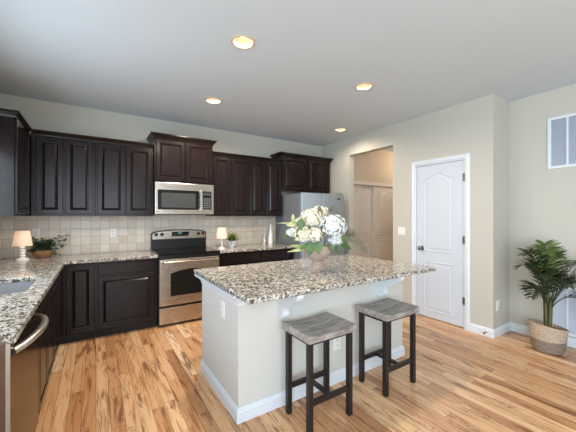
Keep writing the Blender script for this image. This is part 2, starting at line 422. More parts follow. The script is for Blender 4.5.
rings(kn, [[(XR-.022-q, 2.385+r*math.cos(a*PI/8), .93+r*math.sin(a*PI/8)) for a in range(16)] for q, r in ((0, .012), (.006, .024), (.018, .029), (.03, .024), (.036, .01))])
link('door_knob', kn, M['nickel'], dr, smooth=True)
for z in (1.844, 1.078, .337):
    h = new(); disc(h, (XR-.006, 1.822, z-.045), .008, 'z', .09, 10); box(h, XR+.008, XR+.016, 1.805, 1.85, z-.045, z+.045); link('hinge', h, M['nickel'], dr)
# hall closet sliding doors
struct('trim_3', boxes((4.0, 5.55, HY-.016, HY, 1.985, 2.05), (3.97, 4.03, HY-.016, HY, 0, 2.05), (5.52, 5.58, HY-.016, HY, 0, 2.05)), M['closet'])
for i, (x0, x1, y) in enumerate(((4.035, 4.785, HY+.065), (4.745, 5.51, HY+.02))):
    d = struct('door_%d' % (i+2), B(x0, x1, y, y+.032, .015, 1.985), M['closet'], org=(x0, y, 0)); F = frameY(x0, y, 0)
    link('door_panel', panel_mold(new(), F, .105, .99, x1-x0-.21, .91, .09, 2), M['closet'], d)
    link('door_panel', panel_mold(new(), F, .105, .12, x1-x0-.21, .76, 0, 2), M['closet'], d)
# tiled backsplash
struct('tile_backsplash', boxes((XL+.008, 2.665, YB-.012, YB, .895, 1.40), (XL, XL+.012, 3.12, YB-.012, .895, 1.40), (XL, XL+.012, 1.6, 3.12, .895, 1.15)), M['tile'])

# ------------------------------------------------------------ cabinets
CROWN = [(0, -.045), (.006, -.045), (.010, -.03), (.030, -.006), (.036, 0), (.036, .012), (0, .012)]
CROWNBIG = [(0, -.05), (.006, -.05), (.012, -.03), (.038, 0), (.046, .006), (.046, .022), (0, .022)]
def wall_cab(label, x0, x1, z0, z1, doors, crown, big=False, yf=4.21, group='dark wall cabinets'):
    t = thing('wall_cabinet', label, 'cabinet', ((x0+x1)/2, yf, z0), group)
    link('cabinet_body', B(x0+.001, x1-.001, yf, YB-.013 if z0 < 1.4 else YB-.001, z0, z1), M['cab'], t, bevel=.002)
    for a, b in doors:
        link('cabinet_door', raised(new(), frameY(a, yf, z0+.022), b-a, z1-z0-.022-.055), M['cab'], t)
    if crown:
        pr = CROWNBIG if big else CROWN
        link('crown_molding', sweep(new(), crown, [(o, z+z1) for o, z in pr]), M['cab'], t)
    return t
G = None
wall_cab('long dark wall cabinet pair of doors in the left corner beside the left end cabinet', -.594, -.008, 1.37, 2.30, [(-.548, -.313), (-.295, -.03)], [(-.58, 4.21), (-.008, 4.21)], group=G)
wall_cab('dark wall cabinet with two doors immediately left of the microwave', -.008, .632, 1.37, 2.30, [(.012, .303), (.318, .612)], [(-.008, 4.21), (.632, 4.21)], group=G)
wall_cab('short raised dark wall cabinet with two doors directly above the microwave', .634, 1.412, 1.815, 2.43, [(.655, 1.015), (1.03, 1.39)], [(.634, YB-.002), (.634, 4.16), (1.412, 4.16), (1.412, YB-.002)], True, yf=4.16, group=G)
wall_cab('dark wall cabinet with two doors immediately right of the microwave', 1.414, 2.01, 1.37, 2.30, [(1.435, 1.695), (1.715, 1.985)], [(1.414, 4.21), (2.01, 4.21)], group=G)
wall_cab('dark wall cabinet with two doors between the cabinet beside the microwave and the refrigerator cabinet', 2.01, 2.612, 1.37, 2.30, [(2.035, 2.295), (2.325, 2.592)], [(2.01, 4.21), (2.612, 4.21)], group=G)
wall_cab('short raised dark wall cabinet with two doors above the refrigerator', 2.614, 3.685, 1.80, 2.42, [(2.64, 3.13), (3.165, 3.635)], [(2.614, YB-.002), (2.614, 4.21), (3.685, 4.21), (3.685, YB-.002)], True, group=G)
# left wall cabinet, its end panel towards the camera
t = thing('wall_cabinet', 'dark wall cabinet on the left wall, glossy end panel facing the camera', 'cabinet', (-.75, 3.56, 1.37))
link('cabinet_body', B(XL+.001, -.616, 3.56, YB-.014, 1.37, 2.30), M['cab'], t, bevel=.002)
link('cabinet_door', raised(new(), frameX(-.616, 3.585, 1.392), .575, .855), M['cab'], t)
link('crown_molding', sweep(new(), [(XL+.002, 3.56), (-.612, 3.56), (-.612, 4.17)], [(o, z+2.30) for o, z in CROWN]), M['cab'], t)

CT = .895; CB = .862                                      # countertop top and underside
YFb = 3.90; XFl = -.32
def base_cab(label, x0, x1, fronts, toe=True):
    t = thing('base_cabinet', label, 'cabinet', ((x0+x1)/2, YFb, 0))
    link('cabinet_body', B(x0+.001, x1-.001, YFb, YB-.014, .095, CB-.001), M['cab'], t)
    link('toe_kick', B(x0+.001, x1-.001, YFb+.06, YFb+.08, 0, .095), M['cabdk'], t)
    for kind, a, b, z0, z1 in fronts:
        if kind == 'door': link('cabinet_door', raised(new(), frameY(a, YFb, z0), b-a, z1-z0), M['cab'], t)
        else: link('drawer', raised(new(), frameY(a, YFb, z0), b-a, z1-z0, prof=False), M['cab'], t)
    return t
base_cab('narrow dark base cabinet with one tall door in the left corner', XFl, -.002, [('door', -.262, -.018, .11, .835)])
base_cab('dark base cabinet with a drawer over one wide door, left of the range', -.002, .632, [('drawer', .019, .589, .715, .835), ('door', .019, .589, .11, .69)])
base_cab('dark base cabinet just right of the range, its top drawer showing behind the island', 1.412, 2.035, [('drawer', 1.44, 2.015, .70, .835), ('door', 1.44, 2.015, .11, .68)])
base_cab('dark base cabinet next to the refrigerator, its top drawer showing behind the island', 2.035, 2.625, [('drawer', 2.06, 2.60, .70, .835), ('door', 2.06, 2.60, .11, .68)])
def base_left(name, label, y0, y1, parts):
    t = thing(name, label, 'cabinet', (XFl, (y0+y1)/2, 0))
    link('cabinet_body', B(XFl-.02, XFl, y0+.001, y1-.001, .095, CB-.001), M['cab'], t)
    for q in (y0+.001, y1-.02): link('side_panel', B(XL+.013, XFl-.02, q, q+.019, .095, CB-.001), M['cab'], t)
    link('toe_kick', B(XFl-.08, XFl-.06, y0+.001, y1-.001, 0, .095), M['cabdk'], t)
    for kind, a, b, z0, z1 in parts:
        link('cabinet_door' if kind == 'door' else 'drawer_front', raised(new(), frameX(XFl, a, z0), b-a, z1-z0, prof=kind == 'door'), M['cab'], t)
base_left('sink_base_cabinet', 'dark sink base cabinet between the dishwasher and the corner cabinet on the left', 2.385, 3.20, [('false', 2.41, 3.175, .70, .84), ('door', 2.41, 2.785, .11, .68), ('door', 2.80, 3.175, .11, .68)])
base_left('base_cabinet', 'dark base cabinet with drawer and door on the left run, ending in the inner corner', 3.20, 3.899, [('drawer', 3.225, 3.72, .70, .84), ('door', 3.225, 3.72, .11, .68)])

# countertops
def top_obj(name, pts, label, org, z0=CB, z1=CT):
    bm = rings(new(), [[(x, y, z0) for x, y in pts], [(x, y, z1) for x, y in pts]])
    o = link(name, bm, M['granite'], org=org); return tag(o, label, 'countertop')
SX0, SX1, SY0, SY1 = -.80, -.375, 2.44, 3.02
c1 = top_obj('countertop', [(XL+.002, 1.58), (-.27, 1.58), (-.27, 3.86), (.632, 3.86), (.632, YB-.013), (XL+.002, YB-.013)], 'speckled granite worktop, L-shaped, from the dishwasher around the left corner to the range', (-.27, 3.86, CB))
def rr(x0, x1, y0, y1, r, z):
    P = []
    for cx_, cy_, a0 in ((x1-r, y1-r, 0), (x0+r, y1-r, 90), (x0+r, y0+r, 180), (x1-r, y0+r, 270)):
        for k in range(7): a = math.radians(a0+15*k); P.append((cx_+r*math.cos(a), cy_+r*math.sin(a), z))
    return P
cutter = link('cutter', rings(new(), [rr(SX0, SX1, SY0, SY1, .06, CB-.1), rr(SX0, SX1, SY0, SY1, .06, CT+.1)]), M['trim'])
boolean(c1, [cutter])
c1.modifiers.new('bevel', 'BEVEL').width = .004
sb = new()
rings(sb, [rr(SX0-.02, SX1+.02, SY0-.02, SY1+.02, .07, CB-.001), rr(SX0-.004, SX1+.004, SY0-.004, SY1+.004, .06, CB-.001), rr(SX0-.004, SX1+.004, SY0-.004, SY1+.004, .06, CB-.01),
           rr(SX0+.01, SX1-.01, SY0+.01, SY1-.01, .05, CB-.17), rr(SX0+.04, SX1-.04, SY0+.04, SY1-.04, .04, CB-.19)], cap0=False)
t = thing('kitchen_sink', 'undermount stainless steel sink set in the left granite worktop', 'sink', ((SX0+SX1)/2, (SY0+SY1)/2, CB-.19))
link('basin', sb, M['sink'], t, smooth=True)
link('drain', disc(new(), ((SX0+SX1)/2, (SY0+SY1)/2, CB-.189), .045, 'z', .004), M['nickel'], t)
c2 = top_obj('countertop', [(1.412, 3.86), (2.63, 3.86), (2.63, YB-.013), (1.412, YB-.013)], 'speckled granite worktop between the range and the refrigerator', (2.02, 3.86, CB))
c2.modifiers.new('bevel', 'BEVEL').width = .004

# ------------------------------------------------------------ dishwasher
t = thing('dishwasher', 'stainless steel dishwasher at the near end of the left worktop', 'dishwasher', (-.32, 1.98, 0))
link('dishwasher_body', B(XL+.02, -.342, 1.63, 2.38, .0, CB-.002), M['dwside'], t)
link('front_panel', B(-.34, -.298, 1.632, 2.378, .10, CB-.006), M['dwsteel'], t, bevel=.004)
link('edge_trim', B(-.306, -.292, 1.618, 1.631, .02, CB-.004), M['nickel'], t)
hp = [(-.30+.075*math.sin(PI*k/14)**.7, 1.70+.53*k/14, .79+.02*math.sin(PI*k/14)) for k in range(15)]
link('handle', tube(new(), hp, .017, 10), M['nickelb'], t, smooth=True)
link('badge', B(-.298, -.2965, 1.68, 1.73, .815, .823), M['nickel'], t)

# ------------------------------------------------------------ range
rx0, rx1 = .640, 1.404
t = thing('range_oven', 'stainless steel range with black cooktop and upright control panel', 'oven', ((rx0+rx1)/2, 3.88, 0))
link('oven_body', B(rx0, rx1, 3.89, YB-.02, .02, .885), M['dkplastic'], t)
link('cooktop', B(rx0-.002, rx1+.002, 3.835, 4.43, .885, .906), M['blackglass'], t, bevel=.004)
for bx, by, br in ((.83, 4.02, .10), (1.21, 4.02, .085), (.83, 4.28, .075), (1.21, 4.28, .10)):
    bm = new(); n = 40
    L = [[(bx+r*math.cos(2*PI*i/n), by+r*math.sin(2*PI*i/n), .9065) for i in range(n)] for r in (br, br-.004)]
    rings(bm, L, False, False); link('burner_ring', bm, M['mwglass'], t)
link('front_lip', B(rx0, rx1, 3.845, 3.89, .838, .885), M['dkplastic'], t, bevel=.004)
d = link('oven_door', B(rx0+.004, rx1-.004, 3.852, 3.889, .262, .834), M['steel'], t, bevel=.005)
ow = []
for i in (0,):
    P = [(.775, .375), (1.27, .375)]
    for k in range(13): u = 1.27-.495*k/12; P.append((u, .655+.045*math.sin(PI*k/12)))
link('oven_window', rings(new(), [[(x, 3.8515, z) for x, z in P], [(x, 3.848, z) for x, z in P]]), M['blackglass'], d)
hp = [(rx0+.045, 3.852, .795), (rx0+.045, 3.81, .80)] + [(rx0+.045+(rx1-rx0-.09)*k/10, 3.80, .80) for k in range(11)] + [(rx1-.045, 3.81, .80), (rx1-.045, 3.852, .795)]
link('handle', tube(new(), hp, .014, 10), M['steel'], d, smooth=True)
link('storage_drawer', B(rx0+.004, rx1-.004, 3.856, 3.889, .035, .236), M['steel'], t, bevel=.005)
def guard(i, y0, y1):
    P = [(rx0+i, .906 if i == 0 else 1.045), (rx1-i, .906 if i == 0 else 1.045)]
    for k in range(17):
        u = rx1-i-(rx1-rx0-2*i)*k/16; e = min(k, 16-k)/16; P.append((u, 1.13+.045*min(1, math.sin(PI*k/16)**.45)-i*.9))
    return rings(new(), [[(x, y0, z) for x, z in P], [(x, y1, z) for x, z in P]])
link('backguard', guard(0, 4.44, 4.50), M['dkplastic'], t, bevel=.004)
cp = link('control_panel', guard(.014, 4.432, 4.44), M['steel'], t)
for x in (.70, .775, 1.285, 1.355):
    k = new(); disc(k, (x, 4.432, 1.11), .024, 'y', -.008, 20); disc(k, (x, 4.424, 1.11), .019, 'y', -.02, 20, .016); box(k, x-.004, x+.004, 4.398, 4.404, 1.094, 1.126); link('knob', k, M['dkplastic'], cp, smooth=True)
link('display', B(.905, 1.145, 4.427, 4.432, 1.08, 1.142), M['blackglass'], cp)
link('display_digits', boxes(*[(1.0+i*.016, 1.009+i*.016, 4.426, 4.427, 1.116, 1.132) for i in range(3)]), M['led'], cp)
link('buttons', boxes(*[(.915+i*.026, .931+i*.026, 4.4255, 4.427, z, z+.007) for i in range(9) for z in (1.086, 1.099)]), M['mwglass'], cp)

# ------------------------------------------------------------ microwave
mx0, mx1, mz0, mz1 = .636, 1.408, 1.385, 1.812
t = thing('microwave', 'stainless steel over-the-range microwave under the raised cabinet', 'microwave', ((mx0+mx1)/2, 4.10, mz0))
link('microwave_body', B(mx0, mx1, 4.13, YB-.014, mz0, mz1-.001), M['dkplastic'], t)
link('front_frame', B(mx0, mx1, 4.10, 4.13, mz0+.008, mz1-.002), M['steel'], t, bevel=.004)
P = rr(.665, 1.20, 1.455, 1.715, .015, 0)
d = link('door_glass', rings(new(), [[(x, 4.0995, y) for x, y, _ in P], [(x, 4.094, y) for x, y, _ in P]]), M['blackglass'], t)
P = rr(.71, 1.15, 1.482, 1.675, .02, 0)
link('door_screen', rings(new(), [[(x, 4.094, y) for x, y, _ in P], [(x, 4.0925, y) for x, y, _ in P]]), M['mwglass'], d)
link('handle', boxes((1.207, 1.232, 4.05, 4.068, 1.44, 1.73), (1.21, 1.229, 4.068, 4.099, 1.45, 1.475), (1.21, 1.229, 4.068, 4.099, 1.695, 1.72)), M['steel'], t, bevel=.005)
link('control_panel', B(1.25, 1.372, 4.094, 4.0995, 1.462, 1.715), M['blackglass'], t)
link('buttons', boxes(*[(1.262+i*.034, 1.288+i*.034, 4.092, 4.094, 1.48+j*.03, 1.499+j*.03) for i in range(3) for j in range(5)]), M['grilledk'], t)
link('display', B(1.262, 1.36, 4.092, 4.094, 1.655, 1.70), M['mwglass'], t)
link('badge', B(.66, .675, 4.098, 4.0995, 1.425, 1.435), M['dkplastic'], t)
link('vent_slot', boxes(*[(.68, 1.36, 4.0985, 4.0995, 1.745+i*.02, 1.749+i*.02) for i in range(2)]), M['nickel'], t)

# ------------------------------------------------------------ refrigerator
fx0, fx1, fy, fz = 2.665, 3.56, 3.70, 1.745
t = thing('refrigerator', 'tall grey stainless refrigerator with two upper doors in the back right corner', 'refrigerator', ((fx0+fx1)/2, fy, 0))
link('refrigerator_body', B(fx0+.005, fx1-.005, fy+.075, YB-.03, .02, fz-.02), M['fridgeside'], t, bevel=.004)
xs = 3.085
for a, b, hx in ((fx0, xs-.003, xs-.045), (xs+.003, fx1, xs+.045)):
    d = link('refrigerator_door', B(a, b, fy, fy+.07, .66, fz-.008), M['fridge'], t, bevel=.012)
    link('handle', tube(new(), [(hx, fy, .80), (hx, fy-.045, .82), (hx, fy-.045, 1.38), (hx, fy, 1.40)], .011, 8), M['fridge'], d, smooth=True)
d = link('freezer_drawer', B(fx0, fx1, fy, fy+.07, .06, .65), M['fridge'], t, bevel=.012)
link('handle', tube(new(), [(fx0+.06, fy, .58), (fx0+.07, fy-.045, .58), (fx1-.07, fy-.045, .58), (fx1-.06, fy, .58)], .011, 8), M['fridge'], d, smooth=True)
for q in (fx0+.02, fx1-.12): link('hinge_cover', B(q, q+.10, fy+.02, fy+.12, fz-.018, fz+.004), M['dkplastic'], t)
link('badge', B(3.40, 3.47, fy-.003, fy, 1.645, 1.665), M['dkplastic'], t)

# ------------------------------------------------------------ island
ix0, ix1, iy0, iy1 = .790, 2.53, 1.815, 2.615
t = thing('kitchen_island', 'pale grey painted kitchen island base with white baseboard and brackets', 'kitchen island', ((ix0+ix1)/2, (iy0+iy1)/2, 0))
link('island_body', B(ix0, ix1, iy0, iy1, 0, CB-.001), M['island'], t, bevel=.003)
link('baseboard', sweep(new(), [(ix0, iy1), (ix0, iy0), (ix1, iy0), (ix1, iy1)], BBP, left=False), M['trim'], t)
link('cove_molding', sweep(new(), [(ix0, iy1), (ix0, iy0), (ix0+.055, iy0)], [(0, .775), (.006, .775), (.008, .795), (.02, .81), (.024, .822), (.05, .838), (.066, .845), (.068, .861), (0, .861)]), M['trim'], t)
def corbel(x):
    pr = [(0, .861), (.262, .861), (.262, .838), (.25, .822), (.232, .806), (.208, .797), (.185, .790), (.165, .778), (.15, .760), (.135, .745), (.115, .738), (.10, .725), (.092, .705), (.093, .688), (.086, .668), (.07, .654), (.05, .648), (0, .648)]
    A = [(x, iy0-o, z) for o, z in pr]; Bq = [(x+.05, iy0-o, z) for o, z in pr]
    return rings(new(), [A, Bq])
for x in (1.085, 2.14): link('corbel', corbel(x), M['trim'], t, bevel=.002)
pts = [(x, y) for x, y, _ in rr(.725, 2.635, 1.53, 2.66, .018, 0)]
o = top_obj('island_countertop', pts, 'speckled granite island worktop with the urn of flowers on it', (1.68, 2.1, CB)); o.modifiers.new('bevel', 'BEVEL').width = .006

# outlets and switches
def plate(name, label, cat, F, w=.072, h=.115, kind='outlet', org=(0, 0, 0), group=None):
    t = thing(name, label, cat, org, group)
    bm = new(); rings(bm, [[F(a*(w/2-i), b*(h/2-i), d) for a, b in ((-1, -1), (1, -1), (1, 1), (-1, 1))] for i, d in ((0, 0), (0, .003), (.004, .006))])
    link('cover_plate', bm, M['plastic'], t)
    def bb(bm, u0, u1, v0, v1, d0, d1): rings(bm, [[F(u, v, d0) for u, v in ((u0, v0), (u1, v0), (u1, v1), (u0, v1))], [F(u, v, d1) for u, v in ((u0, v0), (u1, v0), (u1, v1), (u0, v1))]])
    if kind == 'outlet':
        for s in (-1, 1):
            bm = new(); bb(bm, -.016, .016, s*.02-.014, s*.02+.014, .006, .008); r = link('receptacle', bm, M['plastic'], t)
            bm = new(); bb(bm, -.008, -.005, s*.02-.006, s*.02+.006, .008, .0083); bb(bm, .005, .008, s*.02-.006, s*.02+.006, .008, .0083); link('slot', bm, M['slot'], r)
    else:
        n = kind
        for i in range(n):
            u = (i-(n-1)/2)*.046; bm = new(); bb(bm, u-.016, u+.016, -.033, .033, .006, .009); link('rocker', bm, M['plastic'], t)
plate('wall_outlet', 'white outlet on the backsplash midway between left corner and range', 'outlet', frameY(.188, YB-.012, 1.147), org=(.188, YB-.012, 1.147))
plate('wall_outlet', 'white outlet on the backsplash in the left corner, behind the potted ivy', 'outlet', frameY(-.59, YB-.012, 1.165), org=(-.59, YB-.012, 1.165))
plate('wall_outlet', 'white outlet on the left end of the island', 'outlet', lambda u, v, d: (ix0-d, 2.10+u, .675+v), org=(ix0, 2.10, .675))
plate('wall_outlet', 'white outlet on the long side of the island, behind the left stool', 'outlet', frameY(1.665, iy0, .325), org=(1.665, iy0, .325))
plate('wall_outlet', 'white outlet low on the narrow wall return between door and plant', 'outlet', frameY(3.85, YC, .345), org=(3.85, YC, .345))
plate('light_switch', 'white double light switch between the hall opening and the white door', 'light switch', frameNX(XR, 2.70, 1.15), w=.118, kind=2, org=(XR, 2.70, 1.15))
# door stop
t = thing('door_stop', 'small metal door stop on the baseboard right of the white door', 'door stop', (XR-.014, 1.573, .05))
link('spring', tube(new(), [(XR-.014, 1.573, .05), (XR-.075, 1.573, .05)], .006, 8), M['nickel'], t)
link('rubber_tip', disc(new(), (XR-.075, 1.573, .05), .009, 'x', -.012, 12), M['dkplastic'], t)

# ------------------------------------------------------------ return-air grilles
def grille(label, z0, z1):
    ya, yb = 1.155, .30
    t = thing('air_return_grille', label, 'vent grille', (XF, (ya+yb)/2, z0), None)
    def fb(y0, y1, a, b, d=.014): return (XF-d, XF, y0, y1, a, b)
    nn = 6; step = (ya-.03-yb-.03)/nn; L = [fb(ya-.03, ya, z0, z1), fb(yb, yb+.03, z0, z1), fb(yb+.03, ya-.03, z0, z0+.03), fb(yb+.03, ya-.03, z1-.03, z1)]
    link('grille_frame', boxes(*L), M['trim'], t, bevel=.002)
    for i in range(1, nn): y = yb+.03+step*i; link('mullion', boxes((XF-.013, XF, y-.008, y+.008, z0+.03, z1-.03)), M['trim'], t)
    link('duct_backing', boxes((XF-.002, XF-.0005, yb+.03, ya-.03, z0+.03, z1-.03)), M['grilledk'], t)
    bm = new(); z = z0+.034
    while z < z1-.035:
        rings(bm, [[(XF-.011, yb+.03, z), (XF-.003, yb+.03, z+.011), (XF-.002, yb+.03, z+.010), (XF-.010, yb+.03, z-.001)], [(XF-.011, ya-.03, z), (XF-.003, ya-.03, z+.011), (XF-.002, ya-.03, z+.010), (XF-.010, ya-.03, z-.001)]]); z += .0125
    link('louvers', bm, M['grille'], t)
grille('white louvered return-air grille high on the right wall', 1.885, 2.44)
grille('white louvered return-air grille low on the right wall behind the palm', .115, .62)

# ------------------------------------------------------------ recessed lights
names = ['recessed ceiling light nearest the camera, largest of the four', 'recessed ceiling light above the range side, left and farther back', 'recessed ceiling light above the island on the right', 'smallest and farthest recessed ceiling light, by the refrigerator corner']
for (lx, ly), nm in zip(LIGHTS, names):
    t = thing('recessed_light', 'lit round white ' + nm, 'ceiling light', (lx, ly, CZ))
    bm = new(); n = 32
    rings(bm, [[(lx+r*math.cos(2*PI*i/n), ly+r*math.sin(2*PI*i/n), z) for i in range(n)] for r, z in ((.098, CZ-.001), (.096, CZ-.006), (.076, CZ-.005), (.071, CZ+.0), (.060, CZ+.072))], False, False)
    link('trim_ring', bm, M['canwhite'], t, smooth=True)
    link('lamp_lens', disc(new(), (lx, ly, CZ+.071), .062, 'z', .012, 32), M['bulb'], t)

# ------------------------------------------------------------ bar stools
def stool(loc, label):
    X, Y = loc; t = thing('bar_stool', label, 'stool', (X, Y, 0), 'backless bar stools at the island')
    hx, hy, zt = .188, .137, .60; lg = .034
    bm = new(); nu, nv = 12, 4; SXh, SYh = .203, .158
    top = {}; bot = {}
    for i in range(nu+1):
        for j in range(nv+1):
            x = -SXh+2*SXh*i/nu; y = -SYh+2*SYh*j/nv; s = (x/SXh)**2
            top[i, j] = bm.verts.new((X+x, Y+y, .616+.016*s-.002)); bot[i, j] = bm.verts.new((X+x, Y+y, .580))
    for i in range(nu):
        for j in range(nv):
            bm.faces.new((top[i, j], top[i+1, j], top[i+1, j+1], top[i, j+1])); bm.faces.new((bot[i, j], bot[i, j+1], bot[i+1, j+1], bot[i+1, j]))
    for i in range(nu): bm.faces.new((top[i, 0], bot[i, 0], bot[i+1, 0], top[i+1, 0])); bm.faces.new((top[i, nv], top[i+1, nv], bot[i+1, nv], bot[i, nv]))
    for j in range(nv): bm.faces.new((top[0, j], top[0, j+1], bot[0, j+1], bot[0, j])); bm.faces.new((top[nu, j], bot[nu, j], bot[nu, j+1], top[nu, j+1]))
    link('seat', bm, M['greywood'], t, bevel=.003)
    for sx in (-1, 1):
        for sy in (-1, 1):
            x, y = X+sx*(hx-lg/2), Y+sy*(hy-lg/2); link('leg', B(x-lg/2, x+lg/2, y-lg/2, y+lg/2, 0, .579), M['black'], t, bevel=.002)
    a = hx-lg; b = hy-lg
    link('seat_rail', boxes((X-a, X+a, Y-hy+.004, Y-hy+.026, .559, .579), (X-a, X+a, Y+hy-.026, Y+hy-.004, .559, .579), (X-hx+.004, X-hx+.026, Y-b, Y+b, .559, .579), (X+hx-.026, X+hx-.004, Y-b, Y+b, .559, .579)), M['black'], t)
    for sy in (-1, 1): link('stretcher', B(X-a, X+a, Y+sy*(hy-lg/2)-.011, Y+sy*(hy-lg/2)+.011, .17, .205), M['black'], t, bevel=.002)
    link('cross_stretcher', B(X-.013, X+.013, Y-hy+lg/2+.011, Y+hy-lg/2-.011, .175, .20), M['black'], t)
    return t
s1 = stool((1.295, 1.595), 'left bar stool, grey wood saddle seat on black frame, nearest the camera')
s2 = copy_tree(s1, (2.02, 1.595, 0), 'right bar stool, grey wood saddle seat on black frame, nearer the white door')

# ------------------------------------------------------------ table lamps
def table_lamp(c, label, s=1.0, watts=1.0, plain=False):
    t = thing('table_lamp', label, 'lamp', c)
    if plain: pr = [(.0, 0), (.052, 0), (.052, .012), (.03, .022), (.014, .035), (.012, .075), (.017, .09), (.012, .105), (.012, .15), (.006, .155)]
    else: pr = [(.0, 0), (.055, 0), (.056, .012), (.04, .02), (.018, .034), (.030, .048), (.016, .060), (.031, .076), (.016, .090), (.030, .106), (.016, .119), (.024, .132), (.012, .143), (.008, .16)]
    link('lamp_base', lathe(new(), c, [(r*s, z*s) for r, z in pr], 24, cap1=True), M['ceramic'], t, smooth=True)
    z0, z1 = .15*s, .305*s
    bm = new(); n = 28
    P = [(.083*s, z0), (.060*s, z1), (.0585*s, z1), (.0815*s, z0)]
    L = [[(c[0]+r*math.cos(2*PI*i/n), c[1]+r*math.sin(2*PI*i/n), c[2]+z) for i in range(n)] for r, z in P]; L.append(L[0])
    vs = [[bm.verts.new(p) for p in l] for l in L[:4]]
    for a in range(4):
        A, Bv = vs[a], vs[(a+1) % 4]
        for i in range(n): bm.faces.new((A[i], A[(i+1) % n], Bv[(i+1) % n], Bv[i]))
    link('lamp_shade', bm, M['shade'], t, smooth=True)
    l = bpy.data.lights.new('lamp_bulb', 'POINT'); l.energy = watts; l.color = (1, .90, .78); l.shadow_soft_size = .025
    lo = bpy.data.objects.new('lamp_bulb', l); C.objects.link(lo); lo.location = (c[0], c[1], c[2]+.22*s)
table_lamp((-.66, 4.20, CT), 'small white table lamp with turned base and tapered shade, left corner of the worktop', 1.03, .2)
table_lamp((1.53, 4.11, CT), 'small white table lamp on the worktop just right of the range', 1.0, .18, True)

# ------------------------------------------------------------ ivy in a basket, small potted plant, vases
t = thing('potted_ivy', 'dark green ivy in a small brown wicker basket beside the left lamp', 'potted plant', (-.505, 4.33, CT))
c = (-.505, 4.33, CT)
link('basket', lathe(new(), c, [(.0, 0), (.065, 0), (.088, .03), (.095, .07), (.088, .088), (.08, .085), (.075, .06), (0, .058)], 24, f=lambda a, r, z: .004*math.sin(a*12)*(z > .03)), M['basket_brown'], t, smooth=True)
bm = new(); st = new(); rnd = random.Random(3)
for k in range(30):
    a = rnd.uniform(0, 2*PI); R = rnd.uniform(.06, .16); hgt = rnd.uniform(.10, .27)-R*.55
    x1 = R*math.cos(a)*1.05; y1 = R*math.sin(a)*.62
    if k < 3: x1, y1, hgt = .19+.02*k, -.02+k*.02, .11+.06*k
    p0 = Vector((c[0], c[1], CT+.07)); p1 = p0+Vector((x1*.55, y1*.55, hgt*.8)); p2 = p0+Vector((x1, y1, hgt-.05))
    pts = [p0*(1-s)**2+p1*2*s*(1-s)+p2*s*s for s in [i/6 for i in range(7)]]
    tube(st, pts, .0018, 4)
    for s in range(2, 7):
        for _ in range(3):
            d = Vector((rnd.uniform(-1, 1), rnd.uniform(-1, .6), rnd.uniform(-.5, .7)))
            q = pts[s]+d*.008; q.y = min(q.y, YB-.06)
            leafmesh(bm, q, d, (rnd.uniform(-.4, .4), -.3, 1), rnd.uniform(.026, .042), rnd.uniform(.022, .034), .25, .2, 3)
link('foliage', bm, M['ivy'], t); link('stem', st, M['stemg'], t)
c = (1.752, 4.25, CT); t = thing('potted_succulent', 'small green plant in a speckled white pot beside the right lamp', 'potted plant', c)
link('pot', lathe(new(), c, [(0, 0), (.045, 0), (.062, .03), (.068, .075), (.066, .10), (.058, .10), (.056, .085), (0, .083)], 24), M['speckle'], t, smooth=True)
bm = new()
for k in range(26):
    a = k*2.4; el = .25+1.1*(k/26); d = Vector((math.cos(a)*math.cos(el), math.sin(a)*math.cos(el), math.sin(el)))
    leafmesh(bm, Vector(c)+Vector((0, 0, .09)), d, (0, 0, 1), (.155-.012*(k % 3)), .052, .4, .05, 5)
link('foliage', bm, M['succ'], t)
link('cut_branch', tube(new(), [(1.69, 4.22, CT+.10), (1.66, 4.19, CT+.14), (1.645, 4.18, CT+.13)], .006, 6), M['stemg'], t)
o = link('tall_vase', lathe(new(), (2.50, 4.38, CT), [(0, 0), (.042, 0), (.044, .05), (.040, .12), (.028, .20), (.020, .26), (.019, .31), (.023, .335), (.018, .335), (.015, .30), (0, .29)], 24), M['ceramic'], org=(2.50, 4.38, CT), smooth=True)
tag(o, 'tall slender white vase at the far right end of the back worktop', 'vase')
o = link('bottle_vase', lathe(new(), (2.405, 4.43, CT), [(0, 0), (.028, 0), (.030, .06), (.026, .12), (.012, .16), (.010, .21), (.013, .22), (.008, .22), (0, .21)], 20), M['speckle'], org=(2.405, 4.43, CT), smooth=True)
tag(o, 'short pale bottle vase just left of the tall white vase', 'vase')

# ------------------------------------------------------------ urn and flowers on the island
U = Vector((1.655, 2.06, CT))
o = link('urn_vase', lathe(new(), U, [(0, 0), (.072, 0), (.075, .012), (.067, .030), (.053, .052), (.046, .070), (.052, .080), (.085, .098), (.112, .130), (.125, .168), (.123, .200), (.119, .214), (.111, .212), (.110, .17), (.08, .12), (0, .11)], 36), M['urn'], org=U, smooth=True)
tag(o, 'weathered pale terracotta pedestal urn on the island worktop', 'vase')
RIM = U+Vector((0, 0, .165))
CR = Vector((.838, -.546, 0)); CF = Vector((.546, .838, 0))           # right and depth as seen from the room's front left
def at(u, v, d): return U+CR*u+CF*d+Vector((0, 0, v))
def stem_to(parent, p, r=.003, start=None):
    a = start or (U+Vector(((p.x-U.x)*.12, (p.y-U.y)*.12, .115))); mid = a.lerp(p, .5)+Vector((0, 0, .03))
    pts = [a*(1-s)**2+mid*2*s*(1-s)+p*s*s for s in [i/6 for i in range(7)]]
    link('stem', tube(new(), pts, r, 6), M['stemg'], parent); return pts
